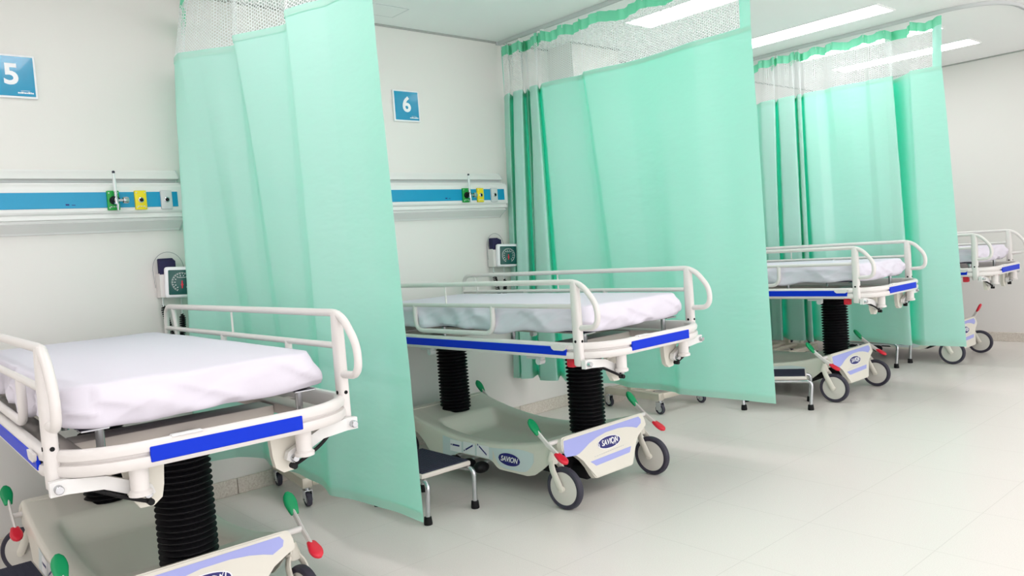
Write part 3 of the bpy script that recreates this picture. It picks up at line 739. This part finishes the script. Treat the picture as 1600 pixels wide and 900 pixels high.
    def seg(a, c, n): return [(a[0]+(c[0]-a[0])*k/n, a[1]+(c[1]-a[1])*k/n) for k in range(n)]
    def arcp(cx, cy, a0, n): return [(cx+rc*math.cos(a0+PI/2*k/n), cy+rc*math.sin(a0+PI/2*k/n)) for k in range(n)]
    peri += seg((mx0+rc, my0), (mx1-rc, my0), 44)+arcp(mx1-rc, my0+rc, -PI/2, 10)+seg((mx1, my0+rc), (mx1, my1-rc), 100)+arcp(mx1-rc, my1-rc, 0, 10)+seg((mx1-rc, my1), (mx0+rc, my1), 44)+arcp(mx0+rc, my1-rc, PI/2, 10)+seg((mx0, my1-rc), (mx0, my0+rc), 100)+arcp(mx0+rc, my0+rc, PI, 10)
    n = len(peri); S = [0]
    for i in range(1, n): S.append(S[-1]+math.dist(peri[i], peri[i-1]))
    nrm = []
    for i in range(n):
        a = Vector(peri[i-1]); c = Vector(peri[(i+1) % n]); tt = (c-a).normalized(); nrm.append(Vector((tt.y, -tt.x)))
    rings = []
    prof = [(-.06, .829), (-.03, .827), (-.006, .822), (.002, .825), (.006, .833)]+[(.007-.009*(k/13)**2, .838+.077*k/13) for k in range(14)]+[(-.006, .925), (-.015, .9295), (-.05, .931)]
    for j, (o, z) in enumerate(prof):
        r = []
        for i in range(n):
            s = S[i]; w_ = 0; dz = 0
            if 1 < j < len(prof)-2:
                w_ = .009*noise.noise(Vector((s*5, z*14, 3)))+.009*noise.noise(Vector((s*9+z*12, z*6, 8)))
                fold = math.sin(s*13+z*22+3*noise.noise(Vector((s*1.2, 0, 1))))
                w_ += .016*max(0, fold)**4*smooth(.93, .87, z)
                w_ += .010*(1-abs(noise.noise(Vector((s*3.2+z*7, z*5-s*1.1, 11)))))**7*smooth(.93, .90, z)+.007*(1-abs(noise.noise(Vector((s*6-z*11, z*6, 21)))))**8*smooth(.92, .89, z)
                f2 = math.sin(s*6.1-z*17+4*noise.noise(Vector((s*.9, 7, 1)))); w_ += .012*max(0, f2)**6*smooth(.92, .88, z)
            if j < 5: dz = (.018*noise.noise(Vector((s*4.5, 1, 2)))-.024*max(0, noise.noise(Vector((s*3.1, 4, 2)))))*(1 if j > 0 else .2)-.004*(j in (2, 3))
            if j >= len(prof)-3: dz = .004*noise.noise(Vector((peri[i][0]*3, peri[i][1]*3, 5)))
            p = Vector(peri[i])+nrm[i]*(o+w_)
            r.append(b.verts.new((p.x, p.y, z+dz)))
        rings.append(r)
    base = [v.co.copy() for v in rings[-1]]
    for u, z in ((.1, .931), (.25, .933), (.5, .935), (.75, .936), (.96, .936)):
        r = []
        for q in base:
            ax = Vector(((mx0+mx1)/2, min(max(q.y, my0+.36), my1-.36), 0)); p = q.lerp(ax, u)
            r.append(b.verts.new((p.x, p.y, z+.004*noise.noise(Vector((p.x*3, p.y*3, 5))))))
        rings.append(r)
    for A, B in zip(rings, rings[1:]):
        for k in range(n): b.faces.new((A[k], A[(k+1) % n], B[(k+1) % n], B[k]))
    b.faces.new(rings[0][::-1]); b.faces.new(rings[-1])
    mt = obj('mattress', b, 'sheet', t, ang=80); mt['label'] = 'mattress under a tucked white sheet'
    # ---- side rails
    for side in (0, 1):
        X = 0 if side == 0 else 2*CX
        s = 1 if side == 0 else -1
        r = .0125; zt_, zl = 1.040, .936
        b = bmesh.new()
        loop = rounded([(X, 1.775, .775), (X, 1.735, zt_), (X, -.03, zt_), (X, -.118, .940), (X, -.112, .850), (X, -.005, .846)], [0, .06, .06, .07, .045, 0], 8)
        add_tube(b, loop, r, 12)
        add_tube(b, [(X, 1.752, zl), (X, .005, zl)], .0105, 12)
        rail = obj('side_rail', b, 'enamel', t, ang=60)
        b = bmesh.new()
        rg = []
        pr_ = [(.018*math.copysign(abs(math.cos(q))**.7, math.cos(q)), .023*math.copysign(abs(math.sin(q))**.7, math.sin(q))) for q in [2*PI*k/20 for k in range(20)]]
        for z, k in ((.684, .75), (.690, 1), (.72, 1), (.95, .96), (1.035, .86), (1.046, .6)):
            rg.append([b.verts.new((X+u*k, v*k+.002, z)) for u, v in pr_])
        for A, B in zip(rg, rg[1:]):
            for k in range(20): b.faces.new((A[k], A[(k+1) % 20], B[(k+1) % 20], B[k]))
        b.faces.new(rg[0][::-1]); b.faces.new(rg[-1])
        obj('rail_post', b, 'enamel', rail, ang=50)
        b = bmesh.new(); add_lathe(b, [(0, -.019), (.006, -.019), (.006, .019), (0, .019)], 12, Matrix.Translation((X, .002, .79)) @ Matrix.Rotation(PI/2, 4, 'Y'))
        add_lathe(b, [(0, -.0235), (.006, -.0235), (.006, .0235), (0, .0235)], 12, Matrix.Translation((X, .002, .79)) @ Matrix.Rotation(PI/2, 4, 'X')); obj('bolt_hole', b, 'black', rail)
        b = bmesh.new(); gl = rounded([(X, .54, zl), (X, .54, .803), (X, 1.165, .803), (X, 1.165, zl)], .07, 7); add_tube(b, gl, .0125, 12); obj('grab_loop', b, 'enamel', rail, ang=60)
        for y in (.89,):
            b = bmesh.new(); add_tube(b, [(X, y, zl), (X, y, zt_)], .0045, 8); obj('spindle', b, 'enamel', rail)
        b = bmesh.new(); add_tube(b, rounded([(X, 1.63, zt_-.005), (X, 1.60, zl), (X, 1.60, .78)], .05, 5), .010, 10); obj('rail_strut', b, 'enamel', rail)
        # pivot arm, IV socket and bracket at the foot corner, same again at the head
        for hy in (0, 1):
            g = (lambda y: y) if hy == 0 else (lambda y: 2*.83-y)
            P = lambda x, y, z: (X+s*x, g(y), z)
            def slab(b, q, y0, y1):
                vs = add_prism(b, [(x, z) for x, z in q], y0, y1)
                for v in vs: v.co = Vector(P(v.co.x, v.co.y, v.co.z))
            b = bmesh.new(); slab(b, [(-.018, .676), (.020, .676), (.100, .668), (.205, .618), (.222, .630), (.215, .652), (.11, .700), (.018, .714), (-.018, .712)], -.046, -.024); pa = obj('pivot_arm', b, 'alu', t)
            for x, z in ((.0, .694), (.20, .632)):
                b = bmesh.new(); add_lathe(b, [(0, -.030), (.009, -.030), (.011, -.027), (.011, .027), (.009, .030), (0, .030)], 14, Matrix.Translation(P(x, -.035, z)) @ Matrix.Rotation(PI/2, 4, 'X'))
                obj('pivot_bolt', b, 'chrome', pa)
            b = bmesh.new(); slab(b, [(.150, .718), (.258, .718), (.252, .640), (.245, .606), (.222, .588), (.188, .590), (.165, .625)], -.018, .004); obj('bracket', b, 'plastic', pa)
            b = bmesh.new(); add_lathe(b, [(0, .716), (.024, .716), (.023, .655), (.029, .650), (.029, .640), (.018, .636), (0, .636)], 20, Matrix.Translation(P(.178, -.075, 0))); obj('iv_pole_socket', b, 'enamel', pa)
            b = bmesh.new(); add_tube(b, rounded([P(.06, -.020, .680), P(.11, -.052, .655), P(.165, -.056, .628), P(.20, -.050, .612)], .03, 5), .0055, 8)
            add_lathe(b, [(0, -.012), (.009, -.012), (.009, .012), (0, .012)], 10, Matrix.Translation(P(.205, -.050, .610)) @ Matrix.Rotation(PI/2, 4, 'X')); obj('release_cable', b, 'black', pa)
        b = bmesh.new(); add_box(b, X+s*.045-.02, X+s*.045+.02, .065, .105, .668, .712, .007); obj('red_release_knob', b, 'red', t)
        for y in (.30, 1.12):
            b = bmesh.new(); add_box(b, X+s*.03-.012, X+s*.03+.012, y-.05, y+.05, .694, .714, .003); add_lathe(b, [(0, -.016), (.016, -.016), (.016, .016), (0, .016)], 14, axis_x((X+s*.03, y-.03, .686))); obj('rail_lock', b, 'alu_grey', t)
    OFF = Vector((0, 0, 0))
    return t
BEDS = [((.398, -1.894), 'hospital stretcher nearest the camera at the left, in bay 5'),
        ((2.371, -1.83), 'hospital stretcher under sign 6, between the nearest and the middle curtains'),
        ((4.987, -1.802), 'hospital stretcher just beyond the middle curtain, in front of the furthest curtain'),
        ((6.723, -1.93), 'hospital stretcher furthest right against the far wall, mostly behind the last curtain')]
proto = make_stretcher(BEDS[0][1])
beds = []
for i, ((x, y), lab) in enumerate(BEDS):
    o = proto if i == 0 else copy_tree(proto)
    a = math.radians((-1.3, 1.0, 0, 0)[i])                   # the stretchers are not parked quite square
    o.location = (x+CX*math.cos(a)-CY*math.sin(a), y+CX*math.sin(a)+CY*math.cos(a), 0); o.rotation_euler = (0, 0, a); o['label'] = lab; beds.append(o)

for ch in proto.children:                                  # the nearest stretcher has its grab loop slid towards the foot
    if ch.name.split('.')[0] == 'side_rail':
        for g in ch.children:
            if g.name.split('.')[0] == 'grab_loop': g.location.y = -.165

for ch in beds[3].children:                                # furthest stretcher: its right foot-end lever is flipped, red pad up
    if ch.name.split('.')[0] == 'brake_lever' and ch.data.vertices and sum(v.co.x for v in ch.data.vertices) > 0 and sum(v.co.y for v in ch.data.vertices) < 0:
        pv = Vector((2*CX-.05-CX, .285-CY, .298)); rot = Matrix.Rotation(math.radians(-92), 4, 'X')
        ch.matrix_local = Matrix.Translation(pv) @ rot @ Matrix.Translation(-pv)

# ------------------------------------------------------------------ step stools
def make_stool():
    t = thing('step_stool', 'step stool', 'step stool', (0, 0, 0), 0, 'bedside step stools')
    b = bmesh.new(); add_box(b, -.14, .14, -.195, .195, .200, .222, .006); obj('tread_frame', b, 'frame_beige', t)
    b = bmesh.new(); add_box(b, -.131, .131, -.186, .186, .221, .2275, .002, 1)
    for k in range(13): add_box(b, -.118+.019*k, -.112+.019*k, -.18, .18, .2272, .2290)
    obj('rubber_tread', b, 'tread', t)
    for s in (-1, 1):
        b = bmesh.new()
        p = rounded([(s*.135, -.210, .02), (s*.131, -.225, .190), (s*.118, -.15, .188), (s*.118, .15, .188), (s*.131, .225, .190), (s*.135, .210, .02)], [0, .055, .02, .02, .055, 0], 8)
        add_tube(b, p, .0115, 12); lf = obj('leg_frame', b, 'chrome', t)
        for y in (-.210, .210):
            b = bmesh.new(); add_lathe(b, [(0, 0), (.019, 0), (.020, .006), (.017, .034), (.0125, .036), (0, .036)], 16, Matrix.Translation((s*.135, y, 0))); obj('rubber_foot', b, 'black', lf)
    b = bmesh.new(); add_box(b, -.125, .125, -.01, .01, .186, .200, .003); obj('cross_brace', b, 'chrome', t)
    return t
st = make_stool()
for i, (x, y, rz, lab) in enumerate([(.345, -1.105, 0, 'chrome-legged step stool at the lower left corner beside the nearest stretcher'),
        (2.074, -1.033, 0, 'chrome-legged step stool beside the stretcher under sign 6, partly behind the nearest curtain'),
        (4.80, -1.305, 29, 'chrome-legged step stool turned at an angle at the end of the middle curtain'),
        (6.61, -1.19, 0, 'chrome-legged step stool whose legs show under the furthest curtain')]):
    o = st if i == 0 else copy_tree(st)
    o.location = (x, y, 0); o.rotation_euler = (0, 0, math.radians(rz)); o['label'] = lab

# ------------------------------------------------------------------ overbed / instrument tables (only their wheeled bases show under the curtains)
def make_table():
    t = thing('bedside_table', 'table', 'wheeled table', (0, 0, 0), 0, 'wheeled bedside tables')
    b = bmesh.new(); z0, z1 = .095, .145
    add_box(b, -.245, -.195, -.255, .255, z0, z1, .004); add_box(b, .195, .245, -.255, .255, z0, z1, .004)
    add_box(b, -.195, .195, -.255, -.215, z0+.006, z1-.006, .004); add_box(b, -.195, .195, .205, .245, z0+.006, z1-.006, .004)
    add_box(b, -.195, .195, -.09, -.05, z0+.03, z1+.002, .003); add_box(b, -.195, .195, .03, .07, z0+.03, z1+.002, .003)
    obj('base_frame', b, 'steel', t)
    for x in (-.22, .22):
        b = bmesh.new(); add_box(b, x-.018, x+.018, .0, .04, .14, .80, .005); obj('column', b, 'steel', t)
    b = bmesh.new(); add_box(b, -.26, .26, -.26, .26, .80, .818, .006); add_box(b, -.26, .26, -.26, -.25, .815, .835, .002, 1); add_box(b, -.26, .26, .25, .26, .815, .835, .002, 1); obj('table_top', b, 'steel', t)
    for x in (-.22, .22):
        for y in (-.24, .24):
            b = bmesh.new()
            for s in (-1, 1): add_box(b, x+s*.018-.002, x+s*.018+.002, y-.02, y+.022, .03, .082, .001, 1)
            add_box(b, x-.02, x+.02, y-.02, y+.022, .080, .084); add_lathe(b, [(0, .083), (.012, .083), (.012, .097), (0, .097)], 12, Matrix.Translation((x, y, 0)))
            add_lathe(b, [(0, -.02), (.007, -.02), (.007, .02), (0, .02)], 10, axis_x((x, y, .036)))
            ca = obj('castor', b, 'chrome', t)
            b = bmesh.new(); add_lathe(b, [(.022, -.011), (.033, -.012), (.036, -.006), (.036, .006), (.033, .012), (.022, .011), (.022, -.011)], 28, axis_x((x, y, .036))); obj('tyre', b, 'tyre', ca)
            b = bmesh.new(); add_lathe(b, [(0, -.012), (.010, -.012), (.022, -.009), (.022, .009), (.010, .012), (0, .012)], 24, axis_x((x, y, .036))); obj('wheel_hub', b, 'alu_grey', ca)
    return t
tb = make_table()
for i, (x, y, rz, lab) in enumerate([(1.97, -.325, -8, 'wheeled table in bay 6 showing only castors and a beam under the nearest curtain'),
        (4.43, -.555, -3, 'wheeled steel table base showing under the middle curtain, behind the stretcher'),
        (6.39, -.40, 0, 'wheeled table base showing behind the column of the third stretcher under the furthest curtain')]):
    o = tb if i == 0 else copy_tree(tb)
    o.location = (x, y, 0); o.rotation_euler = (0, 0, math.radians(rz)); o['label'] = lab
